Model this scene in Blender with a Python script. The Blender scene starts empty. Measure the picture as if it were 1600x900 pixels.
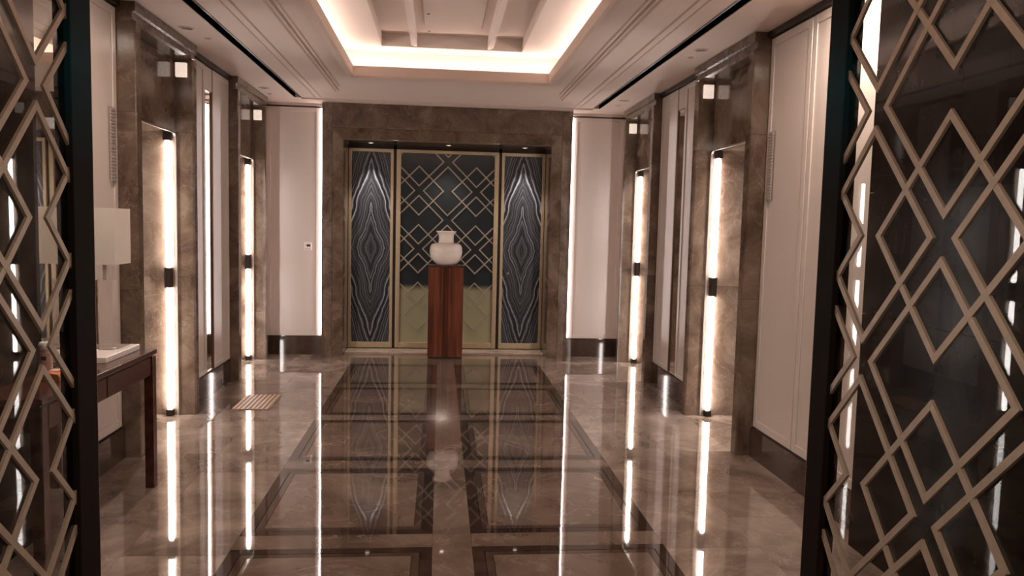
import bpy, bmesh, math, random
from mathutils import Vector, Matrix
random.seed(7)
S = bpy.context.scene
COL = S.collection

# ------------------------------------------------------------------ camera
def set_camera():
    cd = bpy.data.cameras.new('camera'); co = bpy.data.objects.new('camera', cd); COL.objects.link(co)
    yaw, pit, rol = 0.0939, 0.0814, 0.0243
    f = Vector((math.sin(yaw)*math.cos(pit), math.cos(yaw)*math.cos(pit), -math.sin(pit)))
    r = Vector((math.cos(yaw), -math.sin(yaw), 0)); u = r.cross(f)
    r2 = math.cos(rol)*r + math.sin(rol)*u; u2 = -math.sin(rol)*r + math.cos(rol)*u
    M = Matrix((r2, u2, -f)).transposed().to_4x4(); M.translation = (-0.0846, 0, 1.6)
    co.matrix_world = M
    cd.sensor_width = 36; cd.lens = 36*1209.6/1600; cd.clip_start = .05; cd.clip_end = 60
    S.camera = co
set_camera()

# ------------------------------------------------------------------ world, exposure
W = bpy.data.worlds.new('world'); S.world = W; W.use_nodes = True
W.node_tree.nodes['Background'].inputs[0].default_value = (.5, .4, .35, 1)
W.node_tree.nodes['Background'].inputs[1].default_value = .02
S.view_settings.view_transform = 'Standard'; S.view_settings.look = 'None'
S.view_settings.gamma = 1; S.view_settings.use_curve_mapping = False
S.view_settings.exposure = 1.38
TUBE_POWER = 13.5
COVE_POWER = 7.0
LED_COL = (1.0, .93, .89)
COVE_COL = (1.0, .87, .80)

# ------------------------------------------------------------------ materials
def newmat(name):
    m = bpy.data.materials.new(name); m.use_nodes = True
    nt = m.node_tree; b = nt.nodes['Principled BSDF']
    return m, nt, b
def P(b, **k):
    for a, v in k.items():
        b.inputs[a.replace('_', ' ')].default_value = v
def simple(name, col, rough=.5, metal=0., spec=.5, emit=None, es=0., noise=.0, nscale=8., bump=0.):
    m, nt, b = newmat(name)
    P(b, Base_Color=(*col, 1), Roughness=rough, Metallic=metal)
    b.inputs['Specular IOR Level'].default_value = spec
    if emit: P(b, Emission_Color=(*emit, 1), Emission_Strength=es)
    if noise > 0 or bump > 0:
        tc = nt.nodes.new('ShaderNodeTexCoord'); n = nt.nodes.new('ShaderNodeTexNoise')
        n.inputs['Scale'].default_value = nscale; n.inputs['Detail'].default_value = 5
        nt.links.new(tc.outputs['Object'], n.inputs['Vector'])
        if noise > 0:
            cr = nt.nodes.new('ShaderNodeValToRGB')
            cr.color_ramp.elements[0].color = (*[c*(1-noise) for c in col], 1); cr.color_ramp.elements[0].position = .3
            cr.color_ramp.elements[1].color = (*[min(1, c*(1+noise)) for c in col], 1); cr.color_ramp.elements[1].position = .7
            nt.links.new(n.outputs['Fac'], cr.inputs['Fac']); nt.links.new(cr.outputs['Color'], b.inputs['Base Color'])
        if bump > 0:
            bp = nt.nodes.new('ShaderNodeBump'); bp.inputs['Strength'].default_value = bump; bp.inputs['Distance'].default_value = .002
            nt.links.new(n.outputs['Fac'], bp.inputs['Height']); nt.links.new(bp.outputs['Normal'], b.inputs['Normal'])
    return m
def marble(name, dark, mid, light, rough=.06, ior=1.6, scale=1.6, wavy=0., vein=.5):
    m, nt, b = newmat(name); N = nt.nodes.new; L = nt.links.new
    geo = N('ShaderNodeNewGeometry'); oi = N('ShaderNodeObjectInfo')
    sh = N('ShaderNodeVectorMath'); sh.operation = 'MULTIPLY_ADD'      # each slab is cut from its own place in the block
    comb = N('ShaderNodeCombineXYZ')
    for i in range(3): L(oi.outputs['Random'], comb.inputs[i])
    sh.inputs[1].default_value = (3.1, 5.7, 4.3)
    L(comb.outputs[0], sh.inputs[0]); L(geo.outputs['Position'], sh.inputs[2])
    n1 = N('ShaderNodeTexNoise'); n1.inputs['Scale'].default_value = scale; n1.inputs['Detail'].default_value = 9
    n1.inputs['Roughness'].default_value = .62; n1.inputs['Distortion'].default_value = .8
    L(sh.outputs[0], n1.inputs['Vector'])
    cr = N('ShaderNodeValToRGB'); e = cr.color_ramp.elements
    e[0].position = .34; e[0].color = (*dark, 1); e[1].position = .68; e[1].color = (*light, 1)
    c = e.new(.5); c.color = (*mid, 1)
    L(n1.outputs['Fac'], cr.inputs['Fac'])
    n2 = N('ShaderNodeTexNoise'); n2.inputs['Scale'].default_value = scale*1.4; n2.inputs['Detail'].default_value = 8
    n2.inputs['Distortion'].default_value = 1.6; L(sh.outputs[0], n2.inputs['Vector'])
    ab = N('ShaderNodeMath'); ab.operation = 'SUBTRACT'; ab.inputs[1].default_value = .5; L(n2.outputs['Fac'], ab.inputs[0])
    a2 = N('ShaderNodeMath'); a2.operation = 'ABSOLUTE'; L(ab.outputs[0], a2.inputs[0])
    mr = N('ShaderNodeMapRange'); mr.inputs['From Min'].default_value = 0; mr.inputs['From Max'].default_value = .012
    mr.inputs['To Min'].default_value = vein; mr.inputs['To Max'].default_value = 0; L(a2.outputs[0], mr.inputs['Value'])
    mx = N('ShaderNodeMix'); mx.data_type = 'RGBA'; L(mr.outputs[0], mx.inputs['Factor'])
    L(cr.outputs['Color'], mx.inputs['A']); mx.inputs['B'].default_value = (*[min(1, v*1.7) for v in light], 1)
    L(mx.outputs['Result'], b.inputs['Base Color'])
    P(b, Roughness=rough, IOR=ior)
    if wavy > 0:
        n3 = N('ShaderNodeTexNoise'); n3.inputs['Scale'].default_value = 2.2; n3.inputs['Detail'].default_value = 1
        L(sh.outputs[0], n3.inputs['Vector'])
        bp = N('ShaderNodeBump'); bp.inputs['Strength'].default_value = 1; bp.inputs['Distance'].default_value = wavy
        L(n3.outputs['Fac'], bp.inputs['Height']); L(bp.outputs['Normal'], b.inputs['Normal'])
    return m
def wood(name, c1, c2, rough=.2, scale=(14, 14, .7), coat=.4):
    m, nt, b = newmat(name); N = nt.nodes.new; L = nt.links.new
    tc = N('ShaderNodeTexCoord'); mp = N('ShaderNodeMapping'); mp.inputs['Scale'].default_value = scale
    n = N('ShaderNodeTexNoise'); n.inputs['Scale'].default_value = 1.6; n.inputs['Detail'].default_value = 7; n.inputs['Distortion'].default_value = .3
    cr = N('ShaderNodeValToRGB'); cr.color_ramp.elements[0].position = .35; cr.color_ramp.elements[1].position = .65
    cr.color_ramp.elements[0].color = (*c1, 1); cr.color_ramp.elements[1].color = (*c2, 1)
    L(tc.outputs['Object'], mp.inputs[0]); L(mp.outputs[0], n.inputs['Vector']); L(n.outputs['Fac'], cr.inputs['Fac']); L(cr.outputs['Color'], b.inputs['Base Color'])
    P(b, Roughness=rough); b.inputs['Coat Weight'].default_value = coat; b.inputs['Coat Roughness'].default_value = .08
    return m
def veined_stone(name):
    m, nt, b = newmat(name); N = nt.nodes.new; L = nt.links.new
    tc = N('ShaderNodeTexCoord'); sp = N('ShaderNodeSeparateXYZ'); L(tc.outputs['Object'], sp.inputs[0])
    nz = N('ShaderNodeTexNoise'); nz.inputs['Scale'].default_value = 2.6; nz.inputs['Detail'].default_value = 5; nz.inputs['Roughness'].default_value = .45
    ax = N('ShaderNodeMath'); ax.operation = 'ABSOLUTE'; L(sp.outputs['X'], ax.inputs[0])
    az = N('ShaderNodeMath'); az.operation = 'ABSOLUTE'; L(sp.outputs['Z'], az.inputs[0])
    cb = N('ShaderNodeCombineXYZ'); L(ax.outputs[0], cb.inputs['X']); L(az.outputs[0], cb.inputs['Z']); L(cb.outputs[0], nz.inputs['Vector'])
    def mth(op, a, bb):
        q = N('ShaderNodeMath'); q.operation = op
        for i, v in enumerate((a, bb)):
            if isinstance(v, (int, float)): q.inputs[i].default_value = v
            elif v is not None: L(v, q.inputs[i])
        return q.outputs[0]
    t = mth('ADD', mth('MULTIPLY', ax.outputs[0], 3.0), az.outputs[0])
    t = mth('ADD', t, mth('MULTIPLY', nz.outputs['Fac'], .6))
    n1 = N('ShaderNodeTexNoise'); n1.noise_dimensions = '1D'; n1.inputs['Scale'].default_value = 10; n1.inputs['Detail'].default_value = 6
    n1.inputs['Roughness'].default_value = .7
    L(t, n1.inputs['W'])
    cr = N('ShaderNodeValToRGB'); e = cr.color_ramp.elements
    e[0].position = .40; e[0].color = (.004, .0045, .006, 1); e[1].position = .70; e[1].color = (.36, .37, .40, 1)
    q = e.new(.52); q.color = (.045, .047, .055, 1)
    L(n1.outputs['Fac'], cr.inputs['Fac']); L(cr.outputs['Color'], b.inputs['Base Color'])
    P(b, Roughness=.3)
    return m
def door_glass_mat():
    m, nt, b = newmat('two_tone_door_glass'); N = nt.nodes.new; L = nt.links.new
    tc = N('ShaderNodeTexCoord'); sp = N('ShaderNodeSeparateXYZ'); L(tc.outputs['Object'], sp.inputs[0])
    mr = N('ShaderNodeMapRange'); mr.interpolation_type = 'SMOOTHSTEP'
    mr.inputs['From Min'].default_value = .74; mr.inputs['From Max'].default_value = .84
    L(sp.outputs['Z'], mr.inputs['Value'])
    mx = N('ShaderNodeMix'); mx.data_type = 'RGBA'; L(mr.outputs[0], mx.inputs['Factor'])
    mx.inputs['A'].default_value = (.40, .37, .235, 1); mx.inputs['B'].default_value = (.030, .037, .041, 1)  # glass colour blends from dark above to pale olive towards the bottom
    L(mx.outputs['Result'], b.inputs['Base Color']); P(b, Roughness=.16)
    return m
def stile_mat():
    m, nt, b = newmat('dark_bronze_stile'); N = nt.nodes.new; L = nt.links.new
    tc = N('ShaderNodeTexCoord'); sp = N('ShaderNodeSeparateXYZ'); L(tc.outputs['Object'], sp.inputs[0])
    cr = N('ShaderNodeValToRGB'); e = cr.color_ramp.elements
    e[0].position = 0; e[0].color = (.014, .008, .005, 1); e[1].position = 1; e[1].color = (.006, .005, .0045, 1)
    for p_, c_ in ((.62, (.012, .009, .007)), (.76, (.008, .034, .040)), (.85, (.006, .010, .011))):  # teal band is a reflection painted into the stile colour by height
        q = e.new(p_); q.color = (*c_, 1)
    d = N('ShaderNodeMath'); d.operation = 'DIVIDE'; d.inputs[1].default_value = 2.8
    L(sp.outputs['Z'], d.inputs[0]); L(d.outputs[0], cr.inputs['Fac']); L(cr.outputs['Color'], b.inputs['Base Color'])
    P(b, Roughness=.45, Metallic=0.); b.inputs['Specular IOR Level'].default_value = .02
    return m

M = {}
M['floor'] = marble('brown_floor_marble', (.105, .069, .050), (.160, .109, .082), (.24, .172, .134), rough=.03, ior=2.35, scale=1.5, wavy=.0006, vein=.35)
M['floor_side'] = marble('pale_brown_floor_marble', (.155, .109, .084), (.265, .197, .156), (.41, .318, .262), rough=.025, ior=2.5, scale=2.0, wavy=.0006, vein=.22)
M['inlay'] = marble('dark_inlay_marble', (.024, .013, .009), (.040, .022, .015), (.065, .038, .028), rough=.03, ior=1.9, scale=3, wavy=.0006, vein=.1)
M['inlay2'] = marble('brown_inlay_marble', (.050, .030, .022), (.078, .048, .036), (.11, .070, .053), rough=.03, ior=1.9, scale=3, wavy=.0006, vein=.1)
M['marble'] = marble('brown_wall_marble', (.075, .044, .029), (.135, .089, .062), (.215, .155, .115), rough=.11, ior=1.55, scale=3.2, vein=.3)
M['base'] = marble('dark_base_marble', (.040, .024, .018), (.060, .037, .028), (.085, .055, .042), rough=.06, ior=1.6, scale=3, vein=.2)
M['threshold'] = marble('pale_threshold_marble', (.33, .25, .19), (.42, .33, .26), (.52, .42, .34), rough=.08, ior=1.6, scale=4, vein=.1)
M['dark'] = marble('black_brown_wall_stone', (.006, .0035, .0025), (.009, .0055, .004), (.015, .010, .007), rough=.16, ior=1.16, scale=3, vein=.05)
M['white'] = simple('white_lacquer_panel', (.66, .56, .50), rough=.28, noise=.01, nscale=3)
M['ceil'] = simple('ceiling_paint', (.62, .49, .42), rough=.7, noise=.01, nscale=2)
M['cove'] = simple('cove_paint', (.70, .60, .54), rough=.7, noise=.01, nscale=2)
M['black'] = simple('slot_black', (.008, .005, .004), rough=.6)
M['darkwood'] = simple('dark_trim', (.030, .018, .013), rough=.35, noise=.2, nscale=20)
M['brass_light'] = simple('pale_brass_lattice', (.40, .335, .26), rough=.4, metal=.2)
M['brass'] = simple('brushed_brass', (.60, .47, .31), rough=.35, metal=.65, noise=.06, nscale=30)
M['bronze'] = simple('bronze_lattice', (.34, .255, .185), rough=.4, metal=.3, noise=.08, nscale=30)
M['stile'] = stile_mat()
M['edge'] = simple('bronze_edge', (.26, .17, .12), rough=.3, metal=.7)
M['chrome'] = simple('polished_nickel_trim', (.26, .21, .18), rough=.4, metal=.3)
M['cap'] = simple('dark_bronze_cap', (.03, .018, .013), rough=.3, metal=.5)
M['mirror'] = simple('mirror_silver', (.70, .66, .62), rough=.015, metal=1)
M['doorbronze'] = simple('lift_door_bronze', (.20, .13, .09), rough=.25, metal=.9, noise=.05, nscale=10)
M['stone'] = veined_stone('black_zebra_marble')
M['door_glass'] = door_glass_mat()
M['vase'] = simple('glazed_cream_ceramic', (.80, .70, .62), rough=.25, noise=.02)
M['pedwood'] = wood('red_brown_veneer', (.085, .024, .013), (.20, .062, .032))
M['pedwood2'] = wood('dark_veneer_centre', (.035, .011, .007), (.085, .027, .015))
M['tabwood'] = wood('mahogany_table', (.045, .014, .009), (.095, .033, .021), rough=.22, scale=(9, .7, 9))
M['shade'] = simple('cream_fabric_shade', (.86, .78, .69), rough=.9, noise=.02, nscale=200, bump=.2)
M['plastic'] = simple('white_plastic', (.88, .80, .76), rough=.3)
M['orange'] = simple('orange_paper', (.75, .22, .08), rough=.6, noise=.1, nscale=40)
M['label'] = simple('pink_label', (.78, .56, .50), rough=.5)
M['ink'] = simple('black_print', (.012, .01, .01), rough=.3)
M['tube'] = simple('led_tube_glow', (1, 1, 1), rough=.4, emit=LED_COL, es=TUBE_POWER)
M['covelamp'] = simple('cove_led_glow', (1, 1, 1), rough=.4, emit=COVE_COL, es=COVE_POWER)
M['edgelamp'] = simple('edge_led_glow', (1, 1, 1), rough=.4, emit=(1, .88, .87), es=9)
M['lantern'] = simple('lift_lantern_glow', (.7, .62, .55), rough=.3, emit=(1, .80, .68), es=.28, noise=.1, nscale=30)
M['lens'] = simple('downlight_lens', (.10, .07, .06), rough=.3)
M['spotlens'] = simple('spot_lens', (1, .9, .8), rough=.3, emit=(1, .85, .72), es=1.5)
M['vent'] = simple('grey_vent', (.40, .33, .29), rough=.5)
M['tactile'] = simple('tan_tactile_bar', (.66, .38, .18), rough=.5, noise=.1, nscale=20)
M['tactile2'] = simple('brown_tactile_plate', (.20, .10, .055), rough=.5)
def glass_mat(name, col, rough=0.):
    m, nt, b = newmat(name)
    P(b, Base_Color=(*col, 1), Roughness=rough, IOR=1.5); b.inputs['Transmission Weight'].default_value = 1
    return m
M['glass'] = glass_mat('clear_glass', (.97, .98, .97)); M['glass'].node_tree.nodes['Principled BSDF'].inputs['IOR'].default_value = 1.17
M['acrylic'] = glass_mat('clear_acrylic', (1, .99, .98), .0); M['acrylic'].node_tree.nodes['Principled BSDF'].inputs['IOR'].default_value = 1.12

# ------------------------------------------------------------------ mesh helpers
def bx(bm, x0, x1, y0, y1, z0, z1):
    if x0 > x1: x0, x1 = x1, x0
    if y0 > y1: y0, y1 = y1, y0
    v = [bm.verts.new((x, y, z)) for x in (x0, x1) for y in (y0, y1) for z in (z0, z1)]
    for f in ((0, 1, 3, 2), (4, 6, 7, 5), (0, 4, 5, 1), (2, 3, 7, 6), (0, 2, 6, 4), (1, 5, 7, 3)):
        bm.faces.new([v[i] for i in f])
def prism(bm, pts, axis, a, b):
    """extrude a 2D polygon along an axis; pts are the two other coordinates in xyz order"""
    def mk(p, t):
        c = list(p); c.insert(axis, t); return bm.verts.new(c)
    A = [mk(p, a) for p in pts]; B = [mk(p, b) for p in pts]; n = len(pts)
    bm.faces.new(A); bm.faces.new(B[::-1])
    for i in range(n): bm.faces.new((A[i], B[i], B[(i+1) % n], A[(i+1) % n]))
def lathe(bm, prof, seg=40, cx=0, cy=0, cap=True):
    rings = []
    for r, z in prof:
        rings.append([bm.verts.new((cx+r*math.cos(2*math.pi*i/seg), cy+r*math.sin(2*math.pi*i/seg), z)) for i in range(seg)])
    for a, b in zip(rings, rings[1:]):
        for i in range(seg): bm.faces.new((a[i], a[(i+1) % seg], b[(i+1) % seg], b[i]))
    if cap:
        bm.faces.new(rings[0][::-1]); bm.faces.new(rings[-1])
def smooth(o, ang=35):
    for p in o.data.polygons: p.use_smooth = True
    o.data.set_sharp_from_angle(angle=math.radians(ang)) if hasattr(o.data, 'set_sharp_from_angle') else None
def obj(name, bm, mat, parent=None, loc=(0, 0, 0), bevel=0, sm=False):
    bmesh.ops.recalc_face_normals(bm, faces=bm.faces)
    me = bpy.data.meshes.new(name); bm.to_mesh(me); bm.free()
    me.materials.append(M[mat] if isinstance(mat, str) else mat)
    o = bpy.data.objects.new(name, me); COL.objects.link(o)
    o.location = loc
    if parent is not None: o.parent = parent
    if bevel:
        bv = o.modifiers.new('bevel', 'BEVEL'); bv.width = bevel; bv.segments = 2; bv.limit_method = 'ANGLE'
    if sm: smooth(o)
    return o
def box(name, d, mat, parent=None, loc=(0, 0, 0), bevel=0):
    bm = bmesh.new(); bx(bm, *d); return obj(name, bm, mat, parent, loc, bevel)
def thing(name, label, cat, loc=(0, 0, 0), group=None):
    o = bpy.data.objects.new(name, None); o.empty_display_size = .1; COL.objects.link(o); o.location = loc
    o['label'] = label; o['category'] = cat
    if group: o['group'] = group
    return o
def tag(o, label, cat, group=None):
    o['label'] = label; o['category'] = cat
    if group: o['group'] = group
    return o
def struct(o, label=None, cat=None):
    o['kind'] = 'structure'
    if label: o['label'] = label
    if cat: o['category'] = cat
    return o

CZ = 2.955                      # soffit height
PX = 2.035                      # face of the lift portals
SIDE = {-1: 'left', 1: 'right'}

# ================================================================== FLOOR
floor = struct(box('floor', (-3.0, 3.0, -2.6, 9.95, -.06, -.014), 'inlay2'), 'polished brown marble floor with dark square inlay frames', 'floor')
tilt = lambda: (random.uniform(-.0008, .0008), random.uniform(-.0008, .0008), 0)
def tile(x0, x1, y0, y1, mat='floor', name='marble_tile'):
    g = .0006; cx, cy = (x0+x1)/2, (y0+y1)/2
    o = box(name, (x0-cx+g, x1-cx-g, y0-cy+g, y1-cy-g, -.012, 0), mat, floor, (cx, cy, 0))
    o.rotation_euler = tilt(); return o
def strip(pts, mat, name='inlay_strip'):
    bm = bmesh.new(); prism(bm, pts, 2, -.012, 0); return obj(name, bm, mat, floor)
Y0, PER, LEN = 3.90, 1.245, 1.08
ROWS = [k for k in range(-4, 4)]
for k in ROWS:
    a = Y0+PER*k; b = a+LEN
    for s in (-1, 1):
        xa, xb = (.098, 1.07)
        for (w0, w1, mt) in ((0, .058, 'inlay'), (.062, .098, 'inlay2')):
            X0, X1, A0, B0 = xa+w0, xb-w0, a+w0, b-w0
            x0, x1, a1, b1 = xa+w1, xb-w1, a+w1, b-w1
            for q in (((X0, A0), (X1, A0), (x1, a1), (x0, a1)), ((X1, A0), (X1, B0), (x1, b1), (x1, a1)),
                      ((X1, B0), (X0, B0), (x0, b1), (x1, b1)), ((X0, B0), (X0, A0), (x0, a1), (x0, b1))):
                strip([(s*p[0], p[1]) for p in q], mt)
        tile(s*(xa+.100), s*(xb-.100), a+.100, b-.100) if s > 0 else tile(-(xb-.100), -(xa+.100), a+.100, b-.100)
        nxt = a+PER
        tile(min(s*.098, s*1.07), max(s*.098, s*1.07), b, min(nxt, 8.95) if k < 3 else 8.95)
    tile(-.098, .098, a, a+PER if k < 3 else 8.95)
ys = [-1.3+.6225*2*i for i in range(9)]; ys = [y for y in ys if y < 8.6]+[8.95]
for s in (-1, 1):
    for j, (x0, x1) in enumerate(((1.07, 1.557), (1.557, 2.035), (2.035, 2.62))):
        off = .4*j
        e = [-1.3]+[y+off for y in ys[1:-1] if y+off < 8.8]+[8.95 if j == 0 else 9.34]
        for y0, y1 in zip(e, e[1:]):
            tile(min(s*x0, s*x1), max(s*x0, s*x1), y0, y1, 'floor_side')
e = [-1.557, -.78, 0, .78, 1.557]
for x0, x1 in zip(e, e[1:]): tile(x0, x1, 8.95, 9.40)
e = [-2.6, -1.95, -1.3]
for y0, y1 in zip(e, e[1:]):
    for x0 in (-2.6, -1.3, 0, 1.3): tile(x0, x0+1.3, y0, y1)

# ================================================================== CEILING
cb = bmesh.new()
YN, YE = -2.6, 9.95
CX, CY0, CY1 = .92, 1.9, 7.40         # light well opening
T = 3.22
for s in (-1, 1):
    bx(cb, s*1.715, s*2.75, YN, YE, CZ, CZ+.06)
    bx(cb, s*CX, s*1.655, YN, YE, CZ, CZ+.06)
    bx(cb, s*1.655, s*1.715, 8.93, YE, CZ, CZ+.06)
bx(cb, -CX, CX, YN, CY0, CZ, CZ+.06); bx(cb, -CX, CX, CY1, YE, CZ, CZ+.06)
ceiling = struct(obj('ceiling', cb, 'ceil'), 'beige painted ceiling with stepped mouldings around a glowing light well', 'ceiling')
for s in (-1, 1):
    box('slot_channel', (s*1.655, s*1.715, YN, 8.93, CZ+.05, CZ+.07), 'black', ceiling)
    bm = bmesh.new(); bx(bm, s*1.64, s*1.655, YN, 8.93, CZ-.004, CZ+.05); bx(bm, s*1.715, s*1.722, YN, 8.93, CZ-.003, CZ+.05)
    obj('slot_edge', bm, 'darkwood', ceiling)
    # stepped cornice bands running along the room
    bm = bmesh.new()
    prism(bm, [(s*1.50, CZ), (s*1.50, CZ-.014), (s*1.475, CZ-.014), (s*1.47, CZ-.006), (s*1.42, CZ-.010), (s*1.41, CZ)], 1, -2.2, 8.82)
    obj('cornice_fillet', bm, 'ceil', ceiling)
    bm = bmesh.new()
    prism(bm, [(s*1.40, CZ), (s*1.39, CZ-.018), (s*1.30, CZ-.022), (s*1.20, CZ-.030), (s*1.185, CZ-.030), (s*1.175, CZ-.016), (s*1.16, CZ-.016), (s*1.155, CZ)], 1, -2.2, 8.30)
    obj('cornice_band', bm, 'ceil', ceiling)
    bm = bmesh.new()
    prism(bm, [(s*1.14, CZ), (s*1.14, CZ-.012), (s*1.12, CZ-.012), (s*1.115, CZ)], 1, -2.2, 8.05)
    obj('cornice_bead', bm, 'ceil', ceiling)
# end step between the slots and the crown
box('end_step', (-1.64, 1.64, 8.93, 8.95, CZ-.018, CZ), 'ceil', ceiling)
# lip moulding around the light well (mitred)
def ring(bm, prof, x, y0, y1):
    """prof: (w outward from the opening, z); a closed rectangular ring"""
    R = []
    for w, z in prof:
        R.append([bm.verts.new(c) for c in ((-x-w, y0-w, z), (x+w, y0-w, z), (x+w, y1+w, z), (-x-w, y1+w, z))])
    n = len(R)
    for i in range(n):
        A, B = R[i], R[(i+1) % n]
        for j in range(4): bm.faces.new((A[j], A[(j+1) % 4], B[(j+1) % 4], B[j]))
bm = bmesh.new()
ring(bm, [(0, CZ+.075), (0, CZ-.012), (.012, CZ-.030), (.045, CZ-.034), (.055, CZ-.022), (.075, CZ-.022), (.085, CZ-.008), (.10, CZ-.008), (.10, CZ+.001), (.02, CZ+.001), (.02, CZ+.075)], CX-.01, CY0, CY1-.01)
obj('light_well_lip', bm, 'ceil', ceiling)
# cove cavity
bm = bmesh.new(); E_ = .26
ring(bm, [(E_, CZ+.055), (E_+.02, CZ+.055), (E_+.02, T), (E_, T)], CX, CY0, CY1)
obj('cove_wall', bm, 'cove', ceiling)
RX, RY0, RY1 = .665, 2.25, 7.36
bm = bmesh.new()
for d in ((-CX-E_, -RX, CY0-E_, CY1+E_), (RX, CX+E_, CY0-E_, CY1+E_), (-RX, RX, CY0-E_, RY0), (-RX, RX, RY1, CY1+E_)): bx(bm, *d, T, T+.03)
obj('cove_ceiling', bm, 'cove', ceiling)
bm = bmesh.new(); D_ = .10
ring(bm, [(0, T-.012), (.018, T-.012), (.02, T+D_), (0, T+D_)], RX-.018, RY0+.018, RY1-.018)
obj('tray_rim', bm, 'cove', ceiling)
box('tray_ceiling', (-RX, RX, RY0, RY1, T+D_, T+D_+.02), 'ceil', ceiling)
for s in (-1, 1):
    bm = bmesh.new(); bx(bm, s*.325, s*.36, RY0, RY1+.24, T-.006, T+D_); bx(bm, s*.36, s*.378, RY0, RY1+.24, T+.002, T+D_)
    obj('tray_rib', bm, 'cove', ceiling)
bm = bmesh.new(); bx(bm, -.325, .325, RY1+.205, RY1+.24, T-.006, T); obj('tray_end_rib', bm, 'cove', ceiling)
box('tray_centre_panel', (-.325, .325, RY1, RY1+.205, T-.002, T), 'cove', ceiling)
for y0 in (3.0, 4.35, 5.7):
    box('access_panel', (-.25, .25, y0+.02, y0+1.25, T+D_-.012, T+D_), 'ceil', ceiling, bevel=.004)
# hidden strips of the light well, each a light of its own
for nm, d in (('left', (-CX-.16, -CX-.13, CY0-.1, CY1+.1)), ('right', (CX+.13, CX+.16, CY0-.1, CY1+.1)),
              ('far', (-CX-.1, CX+.1, CY1+.12, CY1+.15)), ('near', (-CX-.1, CX+.1, CY0-.15, CY0-.12))):
    tag(box('cove_light_strip', (*d, CZ+.062, CZ+.075), 'covelamp'),
        'glowing light strip hidden behind the %s edge of the ceiling light well' % nm, 'light', 'hidden strips of the ceiling light well')

# ceiling fittings
def downlight(x, y, r, label, name='recessed_downlight', grp='recessed downlights in the side soffits'):
    t = thing(name, label, 'ceiling light' if r > .03 else 'sensor', (x, y, CZ), grp)
    bm = bmesh.new(); lathe(bm, [(r, 0), (r, -.004), (r*.8, -.006), (r*.72, -.002), (r*.72, 0)], 28); obj('trim_ring', bm, 'ceil', t, sm=True)
    bm = bmesh.new(); lathe(bm, [(r*.7, -.0005), (r*.7, -.0015)], 28); obj('lens', bm, 'lens', t)
for x, y, w in ((-1.925, 5.90, 'left soffit above the nearer left lift portal'), (-1.925, 8.38, 'left soffit above the farther left lift portal'),
                (1.86, 5.84, 'right soffit above the nearer right lift portal'), (1.85, 8.28, 'right soffit above the farther right lift portal')):
    downlight(x, y, .058, 'round recessed downlight in the '+w)
for x, y, w in ((-1.865, 6.2, 'left soffit beside the nearer downlight'), (-1.95, 8.75, 'left soffit near the far end wall'),
                (1.865, 6.1, 'right soffit beside the nearer downlight'), (1.87, 8.64, 'right soffit near the far end wall')):
    downlight(x, y, .026, 'tiny round detector disc in the '+w, 'ceiling_sensor', 'small detector discs in the side soffits')
t = thing('smoke_detector', 'round beige smoke detector in the middle of the ceiling tray', 'detector', (.012, 5.88, T+D_-.012))
bm = bmesh.new(); lathe(bm, [(.12, 0), (.12, -.012), (.10, -.022), (.05, -.026), (.0001, -.027)], 40); obj('detector_body', bm, 'ceil', t, sm=True)
bm = bmesh.new(); lathe(bm, [(.035, -.022), (.035, -.036), (.028, -.040)], 24); obj('sensor_head', bm, 'vent', t, sm=True)
for x in (-.035, .02):
    o = bmesh.new(); lathe(o, [(.014, 0), (.014, -.006), (.008, -.01)], 16)
    tag(obj('pin_spotlight', o, 'spotlens', None, (x, RY1+.1, T-.002), sm=True), 'tiny lit pin light, the %s of two at the far end of the ceiling tray' % ('left' if x < 0 else 'right'), 'light', 'pin lights in the ceiling tray')
for y in (6.55, 7.12):
    o = bmesh.new(); lathe(o, [(.012, 0), (.012, -.004), (.007, -.008)], 14)
    tag(obj('sprinkler_cap', o, 'lens', None, (-.21, y, T+D_-.012), sm=True), 'tiny dark sprinkler cap in the ceiling tray, the one %s' % ('nearer the round detector' if y < 7 else 'nearer the far rib'), 'sprinkler', 'sprinkler caps in the ceiling tray')

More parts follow.
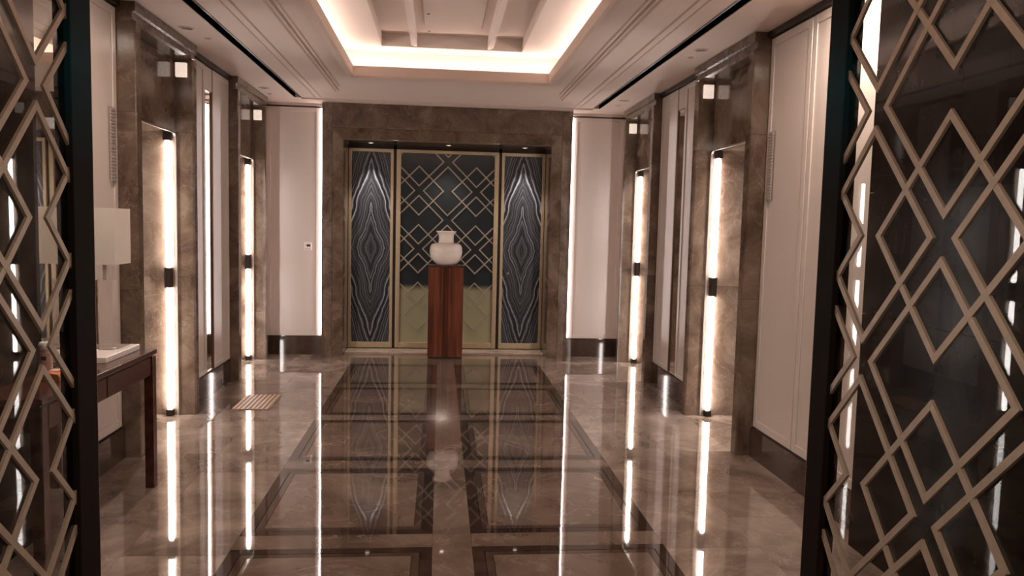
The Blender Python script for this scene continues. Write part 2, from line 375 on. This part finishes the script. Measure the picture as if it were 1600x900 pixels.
# ================================================================== LIFT PORTALS
def portal(s, y0, y1, where):
    V = y1-y0; pw = .10; dp = .56
    t = thing('elevator_portal', 'polished brown marble lift doorway surround, the %s' % where, 'door frame', (s*PX, y0, 0), 'marble lift portals')
    X = lambda u: s*u
    for side, (a, b) in (('near', (0, pw)), ('far', (V-pw, V))):
        for z0, z1 in ((0, 1.12), (1.12, 2.262), (2.262, CZ-.125)):
            bm = bmesh.new()
            if side == 'far':
                prism(bm, [(X(.03), b), (X(0), b-.025), (X(0), a+.012), (X(.012), a), (X(dp), a), (X(dp), b)], 2, z0+.0008, z1-.0008)
            else:
                prism(bm, [(X(0), a+.008), (X(.008), a), (X(dp), a), (X(dp), b), (X(.012), b), (X(0), b-.012)], 2, z0+.0008, z1-.0008)
            obj('pier_slab', bm, 'marble', t)
    bm = bmesh.new()           # stepped head band
    prism(bm, [(X(0), CZ-.001), (X(0), CZ-.060), (X(.020), CZ-.066), (X(.020), CZ-.110), (X(.035), CZ-.125), (X(dp), CZ-.125), (X(dp), CZ-.001)], 1, 0, V)
    obj('head_band', bm, 'marble', t)
    box('lintel_panel', (X(.152), X(dp), pw, V-pw, 2.265, CZ-.126), 'marble', t)
    # nickel trim around the opening with rounded corners
    bm = bmesh.new(); path = []
    r = .055; zt = 2.262; a, b = pw+.004, V-pw-.004
    path.append((a, 0)); path.append((a, zt-r))
    for i in range(1, 8): th = math.pi-(math.pi/2)*i/8; path.append((a+r+r*math.cos(th), zt-r+r*math.sin(th)))
    path.append((a+r, zt)); path.append((b-r, zt))
    for i in range(1, 8): th = math.pi/2-(math.pi/2)*i/8; path.append((b-r+r*math.cos(th), zt-r+r*math.sin(th)))
    path.append((b, zt-r)); path.append((b, 0))
    def off(i, d):
        p0 = Vector(path[max(0, i-1)]); p1 = Vector(path[min(len(path)-1, i+1)]); tg = (p1-p0).normalized()
        return Vector(path[i])+d*Vector((tg.y, -tg.x))
    RR = []
    for i in range(len(path)):
        o_, i_ = off(i, -.003), off(i, .008)
        RR.append([bm.verts.new((X(u), q.x, max(q.y, 0))) for u, q in ((.132, o_), (.132, i_), (.150, i_), (.150, o_))])
    for A, B in zip(RR, RR[1:]):
        for j in range(4): bm.faces.new((A[j], A[(j+1) % 4], B[(j+1) % 4], B[j]))
    bm.faces.new(RR[0]); bm.faces.new(RR[-1][::-1])
    obj('nickel_trim', bm, 'chrome', t)
    # lift doors
    d = thing('elevator_door', 'bronze sliding lift doors set deep inside the %s' % where, 'door', (s*(PX+.50), y0+pw, 0), 'lift doors')
    w = (V-2*pw)/2
    for i in (0, 1):
        box('door_leaf', (X(0), X(.04), i*w+.002+(.001 if i == 0 else 0), (i+1)*w-.002, .004, 2.262), 'doorbronze', d, bevel=.002)
    # tube lamps standing at both inner corners, and the small lanterns above
    for nf, vy, dn in (('far', y1-pw-.027, -1), ('near', y0+pw+.027, 1)):
        L = thing('tube_lamp', 'glowing two-length tube lamp on the %s jamb of the %s' % (nf, where), 'lamp', (s*(PX+.196), vy, 0), 'tube lamps at the lift openings')
        for z0, z1 in ((.05, 1.035), (1.195, 2.195)):
            bm = bmesh.new(); r = .0215
            lathe(bm, [(r*.45, z0), (r*.85, z0+.008), (r, z0+.02), (r, z1-.02), (r*.85, z1-.008), (r*.45, z1)], 20)
            obj('tube', bm, 'tube', L, sm=True)
        for z0, z1, nm in ((.001, .05, 'end_cap'), (1.035, 1.195, 'connector'), (2.195, 2.255, 'end_cap')):
            box(nm, (-.026, .026, -.026, .026, z0, z1), 'cap', L, bevel=.004)
        h = tag(box('lift_lantern', (min(X(-.04), X(.045)), max(X(-.04), X(.045)), min(0, dn*.028), max(0, dn*.028), -.055, .055), 'lantern', None,
                (s*(PX+.085), (y1-pw) if nf == 'far' else (y0+pw), 2.745), bevel=.004),
                'square glowing lantern on the %s jamb of the %s' % (nf, where), 'lantern', 'lift lanterns')
for s in (-1, 1):
    for y0, y1, w in ((5.235, 6.50, 'nearer'), (7.75, 9.05, 'farther')):
        portal(s, y0, y1, '%s portal on the %s wall' % (w, SIDE[s]))

# ================================================================== SIDE WALLS
def panel(parent, s, xf, y0, y1, z0, z1, splits=None, bw=.055):
    """raised-border lacquered panel; the moulding is a sub-part"""
    f = box('panel', (s*(xf+.008), s*(xf+.024), y0+.003, y1-.003, z0, z1), 'white', parent)
    bm = bmesh.new()
    def bar(a, b, c, d): bx(bm, s*xf, s*(xf+.008), a, b, c, d)
    bar(y0+.003, y0+bw, z0, z1); bar(y1-bw, y1-.003, z0, z1); bar(y0+bw, y1-bw, z0, z0+bw); bar(y0+bw, y1-bw, z1-bw, z1)
    o = obj('moulding', bm, 'white', f, bevel=.003)
    return f
for s in (-1, 1):
    n = SIDE[s]
    ye = 3.69 if s > 0 else 4.21       # where the dark stone gives way to the white wall
    bm = bmesh.new()
    bx(bm, s*2.175, s*2.26, ye, 5.235, 0, CZ); bx(bm, s*2.145, s*2.26, 6.50, 7.75, 0, CZ); bx(bm, s*2.145, s*2.26, 9.05, 9.40, 0, CZ)
    bx(bm, s*2.62, s*2.70, 5.1, 9.2, 0, CZ); bx(bm, s*2.26, s*2.62, 5.15, 5.235, 0, CZ)
    wall = struct(obj('wall_'+n, bm, 'white'), '%s wall of white lacquered panels between marble lift portals' % n, 'wall')
    yc = 4.63
    panel(wall, s, 2.15, yc+.002, 5.228, .215, 2.905); panel(wall, s, 2.15, ye+.004, yc-.002, .215, 2.905)
    panel(wall, s, 2.12, 6.505, 6.992, .225, 2.905, bw=.045); panel(wall, s, 2.12, 7.222, 7.745, .225, 2.905, bw=.045)
    box('panel', (s*2.128, s*2.144, 6.995, 7.219, 2.71, 2.905), 'white', wall)
    box('panel', (s*2.12, s*2.144, 9.055, 9.335, .225, 2.905), 'white', wall)
    bb = bmesh.new()
    bx(bb, s*2.135, s*2.175, ye, 5.234, 0, .205); bx(bb, s*2.115, s*2.145, 6.501, 7.749, 0, .215); bx(bb, s*2.11, s*2.145, 9.051, 9.34, 0, .215)
    struct(obj('baseboard_'+n, bb, 'base'), 'dark polished marble base along the %s wall' % n, 'baseboard')
    tb = bmesh.new()
    bx(tb, s*2.125, s*2.175, ye, 5.234, 2.915, CZ); bx(tb, s*2.10, s*2.145, 6.501, 7.749, 2.915, CZ); bx(tb, s*2.10, s*2.145, 9.051, 9.34, 2.915, CZ)
    struct(obj('trim_%d' % (1 if s < 0 else 2), tb, 'darkwood'), 'thin dark trim at the top of the %s wall' % n, 'trim')
    # narrow mirror between the two white panels
    mt = thing('wall_mirror', 'tall narrow mirror strip between two white panels on the %s wall' % n, 'mirror', (s*2.144, 7.107, .225), 'narrow wall mirrors')
    mg = box('mirror_glass', (-s*.006, -s*.010, -.102, .102, .006, 2.474), 'mirror', mt)
    if s > 0: mg.rotation_euler = (0, 0, .022)        # hung a touch out of true
    bm = bmesh.new()
    for a, b, c, d in ((-.112, -.103, 0, 2.48), (.103, .112, 0, 2.48), (-.103, .103, 0, .006), (-.103, .103, 2.474, 2.48)): bx(bm, 0, -s*.022, a, b, c, d)
    obj('mirror_frame', bm, 'edge', mt)
    # vent slots beside the near portal
    vt = thing('wall_vent', 'slim upright grey vent in the white panel beside the nearer %s lift portal' % n, 'vent', (s*2.15, 5.150, 2.04), 'slim wall vents')
    box('vent_plate', (0, -s*.004, -.040, .040, -.235, .235), 'vent', vt, bevel=.001)
    for k in range(22):
        z = -.222+k*.0202+(.012 if k > 10 else 0)
        box('slat', (-s*.004, -s*.009, -.034, .034, z, z+.011), 'vent', vt)
    # dark stone wall beside the glass doors
    dw = bmesh.new(); yd = 3.69 if s > 0 else 3.98
    bx(dw, s*2.06, s*2.26, 1.35, yd, 0, CZ)
    dwall = struct(obj('wall_near_'+n, dw, 'dark'), 'near black polished stone wall behind the open %s glass door' % n, 'wall')
    zs = [0, .60, 1.20, 1.80, 2.40, CZ-.001]
    for z0, z1 in zip(zs, zs[1:]):
        e = [1.51, 2.78, yd]
        for a, b in zip(e, e[1:]): box('stone_slab', (s*2.035, s*2.06, a+.001, b, z0+.0012, z1-.0012), 'dark', dwall)
    if s < 0:
        mm = thing('wall_mirror', 'full height mirror strip at the end of the near black wall by the console table', 'mirror', (-2.06, 4.09, 0))
        box('mirror_glass', (.018, .024, -.108, .108, .004, CZ-.004), 'mirror', mm)
        box('mirror_backing', (-.09, .018, -.109, .109, 0, CZ-.001), 'darkwood', mm)

# ================================================================== END WALL
bm = bmesh.new(); bx(bm, -2.70, 2.70, 9.90, 9.98, 0, CZ); bx(bm, -2.70, -1.47, 9.37, 9.45, 0, CZ); bx(bm, 1.47, 2.70, 9.37, 9.45, 0, CZ)
wend = struct(obj('wall_end', bm, 'base'), 'far end wall with white panels either side of the marble entrance', 'wall')
for s in (-1, 1):
    x0, x1 = (1.497, 2.118)
    f = box('panel', (s*x0, s*x1, 9.348, 9.369, .225, 2.905), 'white', wend)
    bm = bmesh.new()
    for a, b, c, d in ((x0, x0+.05, .225, 2.905), (x1-.05, x1, .225, 2.905), (x0+.05, x1-.05, .225, .275), (x0+.05, x1-.05, 2.855, 2.905)): bx(bm, s*a, s*b, 9.340, 9.348, c, d)
    obj('moulding', bm, 'white', f, bevel=.003)
bb = bmesh.new(); bx(bb, -2.11, -1.47, 9.335, 9.37, 0, .215); bx(bb, 1.47, 2.11, 9.335, 9.37, 0, .215)
struct(obj('baseboard_end', bb, 'base'), 'dark polished marble base under the far white panels', 'baseboard')
tb = bmesh.new(); bx(tb, -2.10, -1.47, 9.33, 9.37, 2.925, CZ); bx(tb, 1.47, 2.10, 9.33, 9.37, 2.925, CZ)
struct(obj('trim_3', tb, 'ceil'), 'pale crown strip above the far white panels', 'trim')
for s in (-1, 1):
    tag(box('edge_light_strip', (s*1.471, s*1.486, 9.325, 9.348, .235, 2.90), 'edgelamp'),
        'upright glowing light line between the marble entrance and the far %s white panel' % SIDE[s], 'light', 'edge light lines at the marble entrance')
t = thing('thermostat', 'small white thermostat with black display on the far left panel', 'thermostat', (-1.64, 9.340, 1.29))
box('housing', (-.045, .045, -.014, .008, -.045, .045), 'plastic', t, bevel=.004)
box('display', (-.012, .032, -.0155, -.013, -.004, .022), 'ink', t)
for k in range(3): box('button', (-.03+.022*k, -.016+.022*k, -.0155, -.013, -.032, -.024), 'vent', t)

# marble entrance surround
ep = thing('entrance_portal', 'large brown marble surround with mitred corners around the far door wall', 'door frame', (0, 9.20, 0))
IX, IZ, OX = 1.215, 2.545, 1.468
def sweep_frame(prof, name, mat, ix, iz, parent):
    """prof (w outward, d depth) swept up the left side, across the top and down the right, mitred"""
    for piece in ('left', 'top', 'right'):
        bm = bmesh.new(); A, B = [], []
        for w, d in prof:
            if piece == 'left': A.append((-ix-w, d, 0)); B.append((-ix-w, d, iz+w))
            elif piece == 'right': A.append((ix+w, d, 0)); B.append((ix+w, d, iz+w))
            else: A.append((-ix-w, d, iz+w)); B.append((ix+w, d, iz+w))
        A = [bm.verts.new(p) for p in A]; B = [bm.verts.new(p) for p in B]; n = len(A)
        for i in range(n): bm.faces.new((A[i], B[i], B[(i+1) % n], A[(i+1) % n]))
        bm.faces.new(A); bm.faces.new(B[::-1])
        obj(name, bm, mat, parent)
sweep_frame([(0, .69), (0, .035), (.006, .028), (.125, .004), (.125, .16), (.06, .16), (.06, .69)], 'inner_surround', 'marble', IX, IZ, ep)
for s in (-1, 1):
    for z0, z1 in ((0, 1.3), (1.3, CZ-.001)):
        bm = bmesh.new()
        prism(bm, [(s*(IX+.127), .0), (s*(OX-.05), .0), (s*OX, .05), (s*OX, .17), (s*(IX+.127), .17)], 2, z0, z1-.001)
        obj('outer_slab', bm, 'marble', ep)
for x0, x1 in ((-IX-.126, -.45), (-.45, .45), (.45, IX+.126)):
    box('head_slab', (x0+.0008, x1-.0008, .0, .17, IZ+.127, CZ-.001), 'marble', ep)
box('soffit_slab', (-IX, IX, .036, .69, IZ-.004, IZ+.02), 'marble', ep)
th = tag(box('threshold', (-1.213, 1.213, 9.405, 9.72, -.012, .022), 'threshold', bevel=.004), 'pale marble threshold slab in front of the brass framed door wall', 'threshold')
struct(th)

# brass framed door wall
def clip(poly, x0, x1, z0, z1):
    def cut(p, ins, inter):
        out = []
        for i in range(len(p)):
            a, b = p[i-1], p[i]
            if ins(b):
                if not ins(a): out.append(inter(a, b))
                out.append(b)
            elif ins(a): out.append(inter(a, b))
        return out
    for ax, lim, sg in ((0, x0, 1), (0, x1, -1), (1, z0, 1), (1, z1, -1)):
        if not poly: return []
        ins = lambda q: sg*(q[ax]-lim) >= -1e-9
        def inter(a, b):
            t_ = (lim-a[ax])/(b[ax]-a[ax]); return (a[0]+t_*(b[0]-a[0]), a[1]+t_*(b[1]-a[1]))
        poly = cut(poly, ins, inter)
    return poly
def diamond(parent, cu, cz, hw, hh, bw, rect, t0, t1, mat, axis):
    """a mitred diamond frame in the plane across axis, clipped to rect, from t0 to t1 deep"""
    L = math.hypot(hw, hh); kw = bw/2*L/hh; kh = bw/2*L/hw
    O = [(cu+hw+kw, cz), (cu, cz+hh+kh), (cu-hw-kw, cz), (cu, cz-hh-kh)]
    I = [(cu+hw-kw, cz), (cu, cz+hh-kh), (cu-hw+kw, cz), (cu, cz-hh+kh)]
    bm = bmesh.new(); any_ = False
    for i in range(4):
        q = clip([O[i], O[(i+1) % 4], I[(i+1) % 4], I[i]], *rect)
        if len(q) >= 3:
            q2 = []
            for pt in q:
                if not q2 or math.dist(pt, q2[-1]) > 1e-5: q2.append(pt)
            if len(q2) > 2 and math.dist(q2[0], q2[-1]) < 1e-5: q2.pop()
            if len(q2) >= 3: prism(bm, q2, axis, t0 if i % 2 == 0 else t0+.0004*(1 if t1 > t0 else -1), t1); any_ = True
    if any_: return obj('lattice_diamond', bm, mat, parent)
    bm.free()
dd = thing('lattice_door', 'brass framed dark glass door with diamond lattice and pale olive lower half', 'door', (0, 9.72, 0))
for nm, d in (('stile', (-.632, -.578, -.02, .05, .03, 2.492)), ('stile', (.578, .632, -.02, .05, .03, 2.492)),
              ('rail', (-.578, .578, -.02, .05, 2.452, 2.492)), ('rail', (-.578, .578, -.02, .05, .03, .10))):
    box(nm, d, 'brass', dd, bevel=.004)
box('glass_panel', (-.578, .578, .012, .022, .10, 2.452), 'door_glass', dd)
rc = (-.577, .577, .10, 2.452)
for ix in (-1, 1):
    for k in range(-4, 2): diamond(dd, ix*.355, 1.995+.36*k, .300, .300, .0145, rc, .002, .012, 'brass_light', 1)
for ix in (-2, 0, 2):
    for k in (-4, -2, 0, 2): diamond(dd, ix*.355, 1.995+.36*k, .300, .300, .0145, rc, .0028, .012, 'brass_light', 1)
for s in (-1, 1):
    d_ = thing('stone_side_panel', 'black and grey veined stone panel in brass frame, on the %s of the lattice door' % SIDE[s], 'panel', (s*.94, 9.72, 1.275), 'veined stone side panels')
    a, b = -.272, .272
    for nm, q in (('stile', (a, a+.034, -1.245, 1.215)), ('stile', (b-.034, b, -1.245, 1.215)), ('rail', (a+.034, b-.034, 1.175, 1.215)), ('rail', (a+.034, b-.034, -1.245, -1.175))):
        box(nm, (q[0], q[1], -.02, .04, q[2], q[3]), 'brass', d_, bevel=.003)
    box('stone_slab', (a+.034, b-.034, .004, .02, .001, 1.175), 'stone', d_)
    box('stone_slab', (a+.034, b-.034, .004, .02, -1.175, -.001), 'stone', d_)
    if s > 0:
        bm = bmesh.new(); bmesh.ops.create_uvsphere(bm, u_segments=20, v_segments=12, radius=.016)
        obj('door_knob', bm, 'chrome', d_, (-.17, -.03, -.29), sm=True)
        bm = bmesh.new(); bmesh.ops.create_cone(bm, cap_ends=True, segments=16, radius1=.008, radius2=.008, depth=.03, matrix=Matrix.Rotation(math.pi/2, 4, 'X'))
        obj('knob_stem', bm, 'chrome', d_, (-.17, -.008, -.29), sm=True)
bm = bmesh.new()
for x0, x1, z0, z1 in ((-.668, -.632, .022, 2.54), (.632, .668, .022, 2.54), (-1.215, -1.212, .022, 2.54), (1.212, 1.215, .022, 2.54), (-1.215, 1.215, 2.492, 2.545)):
    bx(bm, x0, x1, 9.735, 9.80, z0, z1)
bx(bm, -1.215, 1.215, 9.78, 9.82, .0, 2.545)
struct(obj('trim_4', bm, 'darkwood'), 'dark recessed frame behind the brass door wall', 'trim')
# spot fittings in the marble soffit
for x, w in ((-.93, 'above the left veined panel'), (0, 'above the lattice door'), (.93, 'above the right veined panel')):
    t = thing('recessed_spotlight', 'small lit spotlight in the marble soffit '+w, 'ceiling light', (x, 9.52, IZ-.004), 'spotlights above the door wall')
    bm = bmesh.new(); lathe(bm, [(.035, 0), (.035, -.004), (.026, -.005), (.026, 0)], 24); obj('trim_ring', bm, 'brass', t, sm=True)
    bm = bmesh.new(); lathe(bm, [(.025, -.0005), (.025, -.002)], 24); obj('lens', bm, 'spotlens', t)
    ld = bpy.data.lights.new('spotlight', 'SPOT'); ld.energy = 26 if x else 9; ld.spot_size = math.radians(58 if x else 80); ld.spot_blend = .8; ld.shadow_soft_size = .02
    ld.color = (1, .90, .82)
    lo = bpy.data.objects.new('spotlight_beam', ld); COL.objects.link(lo); lo.parent = t; lo.location = (0, 0, -.012)
    lo.rotation_euler = (math.radians(7 if x else -4), 0, 0)

# ================================================================== PEDESTAL AND VASE
pd = thing('pedestal', 'tall square red-brown wood pedestal in front of the lattice door', 'pedestal', (-.008, 9.24, 0))
for s in (-1, 1):
    box('veneer_side', (s*.032, s*.205, -.145, .145, .02, 1.085), 'pedwood', pd)
box('centre_panel', (-.0315, .0315, -.1448, .1448, .02, 1.085), 'pedwood2', pd)
box('plinth', (-.19, .19, -.13, .13, 0, .02), 'darkwood', pd)
box('top_board', (-.210, .210, -.150, .150, 1.086, 1.106), 'tabwood', pd, bevel=.006)
v = thing('vase', 'cream glazed round-bellied vase with flared square-shouldered neck on the wooden pedestal', 'vase', (-.012, 9.24, 1.106))
bm = bmesh.new()
lathe(bm, [(.0001, 0), (.095, 0), (.104, .004), (.112, .012), (.140, .036), (.165, .066), (.182, .100), (.190, .135), (.192, .160), (.191, .190), (.186, .215), (.176, .235), (.158, .249), (.130, .256), (.104, .259),
           (.094, .264), (.0885, .280), (.087, .315), (.089, .345), (.096, .368), (.110, .384), (.119, .392), (.119, .400), (.112, .401), (.098, .388), (.085, .366), (.080, .340), (.078, .27), (.0001, .26)], 56, cap=False)
obj('vase_body', bm, 'vase', v, sm=True)
bm = bmesh.new(); lathe(bm, [(.1915, .146), (.1935, .149), (.1935, .153), (.1915, .156)], 56, cap=False); obj('belly_ridge', bm, 'vase', v, sm=True)

# ================================================================== TACTILE PLATE
tp = thing('tactile_plate', 'tan ribbed tactile floor plate lying on the marble near the left lift portals', 'floor plate', (-1.65, 6.84, 0))
box('base_plate', (-.155, .155, -.28, .28, .0005, .004), 'tactile2', tp, bevel=.001)
for k in range(8):
    x = -.148+k*.0385
    box('rib', (x, x+.021, -.272, .272, .004, .009), 'tactile', tp, bevel=.003)

# ================================================================== CONSOLE TABLE
TX0, TX1, TY0, TY1 = -2.105, -1.735, 3.36, 4.69
ct = thing('console_table', 'dark mahogany console table against the left wall', 'table', ((TX0+TX1)/2, (TY0+TY1)/2, 0))
hx, hy = (TX1-TX0)/2, (TY1-TY0)/2
# the black stone wall stands 7 cm proud of the white one, so the top is 37 cm deep and stops short of it
sx = .075 
tx0 = -hx+sx
box('table_top', (tx0, hx, -hy, hy, .795, .822), 'tabwood', ct, bevel=.004)
box('apron', (hx-.045, hx-.022, -hy+.06, hy-.06, .672, .785), 'tabwood', ct)
box('apron', (tx0+.02, tx0+.04, -hy+.06, hy-.06, .672, .785), 'tabwood', ct)
box('apron', (tx0+.04, hx-.045, hy-.045, hy-.022, .672, .785), 'tabwood', ct)
box('apron', (tx0+.04, hx-.045, -hy+.022, -hy+.045, .672, .785), 'tabwood', ct)
box('shadow_gap', (tx0+.02, hx-.02, -hy+.02, hy-.02, .785, .795), 'darkwood', ct)
for y0, y1 in ((-hy+.075, -.008), (.008, hy-.075)):
    box('drawer', (hx-.024, hx-.010, y0, y1, .680, .780), 'tabwood', ct, bevel=.002)
for x in (hx-.056,):
    for y in (-hy+.006, hy-.058): box('leg', (x, x+.052, y, y+.052, 0, .785), 'tabwood', ct, bevel=.003)

lp = thing('table_lamp', 'unlit table lamp with boxy cream shade and clear block stem on the console table', 'lamp', (-1.925, 4.46, .822))
box('lamp_base', (-.095, .105, -.26, .20, 0, .032), 'plastic', lp, bevel=.004)
box('lamp_stem', (-.055, .045, -.03, .05, .033, .42), 'acrylic', lp, bevel=.004)
box('lamp_neck', (-.012, .008, -.002, .018, .42, .56), 'plastic', lp)
bm = bmesh.new()
for a in ((-.095, .095, -.10, -.097), (-.095, .095, .107, .11), (-.095, -.092, -.097, .107), (.092, .095, -.097, .107)): bx(bm, *a, .51, .815)
shd = obj('lamp_shade', bm, 'shade', lp)
box('shade_diffuser', (-.0915, .0915, -.0965, .1065, .80, .806), 'shade', shd)

bt = thing('sanitizer_bottle', 'white flat bottle with printed pink label standing on the console table', 'bottle', (-1.98, 3.90, .822))
bm = bmesh.new(); prism(bm, [(.032*math.cos(a)*1.0, .020*math.sin(a)) for a in [2*math.pi*i/24 for i in range(24)]], 2, 0, .118); obj('bottle_body', bm, 'plastic', bt, bevel=.004, sm=True)
bm = bmesh.new(); prism(bm, [(.0328*math.cos(a), .0208*math.sin(a)) for a in [2*math.pi*i/24 for i in range(24)]], 2, .012, .105); obj('label', bm, 'label', bt, sm=True)
bm = bmesh.new(); lathe(bm, [(.026, .118), (.0295, .122), (.0295, .148), (.024, .158), (.012, .163)], 24); obj('cap', bm, 'plastic', bt, sm=True)
bm = bmesh.new(); lathe(bm, [(.006, .163), (.006, .176), (.003, .178)], 12); bx(bm, -.004, .024, -.004, .004, .172, .178); obj('nozzle', bm, 'vent', bt)
box('print_mark', (-.010, .014, -.0222, -.0205, .072, .092), 'ink', bt)
for k in range(3): box('print_mark', (-.014, .012, -.0222, -.0205, .032+.010*k, .035+.010*k), 'vent', bt)
op = thing('wipes_packet', 'small orange packet beside the white bottle on the console table', 'packet', (-1.885, 3.80, .822))
bm = bmesh.new(); prism(bm, [(-.045, 0), (.045, 0), (.05, .018), (.04, .034), (.0, .040), (-.04, .034), (-.05, .018)], 1, -.07, .07); obj('packet_body', bm, 'orange', op, bevel=.003)
box('packet_flap', (-.02, .02, -.03, .03, .040, .043), 'label', op, bevel=.001)

# ================================================================== OPEN GLASS DOORS WITH LATTICE
def glass_leaf(s, y0, y1, cA, zA, label):
    GX = 1.352
    t = thing('lattice_glass_door', label, 'door', (s*GX, y0, 0), 'open glass entrance doors')
    V = y1-y0; X = lambda u: s*u; sw = .125 if s > 0 else .15; H = 2.80
    for a, b in ((0, .11), (V-sw, V)):
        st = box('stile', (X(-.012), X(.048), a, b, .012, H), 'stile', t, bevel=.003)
        box('edge_strip', (X(-.010), X(.046), b if b == V else a-.004, b+.004 if b == V else a, .014, H-.002), 'edge', st)
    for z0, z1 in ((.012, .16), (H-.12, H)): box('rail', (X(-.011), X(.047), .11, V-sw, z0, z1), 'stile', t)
    box('glass_pane', (X(.010), X(.013), .108, V-sw+.002, .158, H-.118), 'glass', t)
    rc = (.11, V-sw, .16, H-.12)
    A = [cA+.77*i-y0 for i in range(-3, 4)]; B = [a+.385 for a in A]
    for c in A:
        for k in range(-5, 5): diamond(t, c, zA+.42*k, .330, .352, .0215, rc, X(0), X(.010), 'bronze', 0)
    for c in B:
        for k in (-4, -2, 0, 2, 4): diamond(t, c, zA+.42*k, .330, .352, .0215, rc, X(-.0008), X(.010), 'bronze', 0)
    for z in (.35, 1.4, 2.45):
        bm = bmesh.new(); bmesh.ops.create_cone(bm, cap_ends=True, segments=14, radius1=.012, radius2=.012, depth=.12)
        obj('hinge', bm, 'edge', t, (X(.056), .008, z), sm=True)
    return t
glass_leaf(1, 1.56, 2.812, 2.108, 1.592, 'open glass door with bronze diamond lattice on the right, before the near black wall')
lf = glass_leaf(-1, 1.70, 2.952, 2.215, 1.587, 'open glass door with bronze diamond lattice on the left, before the console table')
lf.rotation_euler = (0, 0, -.014); lf.location.x -= .0147       # not quite fully open

# ================================================================== FRONT OPENING AND FOYER BEHIND THE CAMERA
bm = bmesh.new(); bx(bm, -2.7, -1.42, 1.35, 1.50, 0, CZ); bx(bm, 1.42, 2.7, 1.35, 1.50, 0, CZ); bx(bm, -1.42, 1.42, 1.35, 1.50, 2.84, CZ)
struct(obj('wall_front', bm, 'dark'), 'dark stone wall holding the open glass doors', 'wall')
bm = bmesh.new(); bx(bm, -2.7, -2.6, -2.6, 1.35, 0, CZ); bx(bm, 2.6, 2.7, -2.6, 1.35, 0, CZ); bx(bm, -2.7, 2.7, -2.7, -2.6, 0, CZ)
struct(obj('wall_foyer', bm, 'marble'), 'brown marble foyer walls behind the viewer', 'wall')
def area(nm, loc, sz, e, col, rot=(0, 0, 0)):
    ld = bpy.data.lights.new(nm, 'AREA'); ld.shape = 'DISK'; ld.size = sz; ld.energy = e; ld.color = col
    lo = bpy.data.objects.new(nm, ld); COL.objects.link(lo); lo.location = loc; lo.rotation_euler = rot
area('foyer_downlight', (0, .3, 2.94), .35, 22, (1, .82, .68))
area('side_downlight_left', (-1.72, 4.05, 2.94), .09, 9, (1, .84, .72))
area('side_downlight_right', (1.93, 3.98, 2.94), .09, 9, (1, .84, .72))
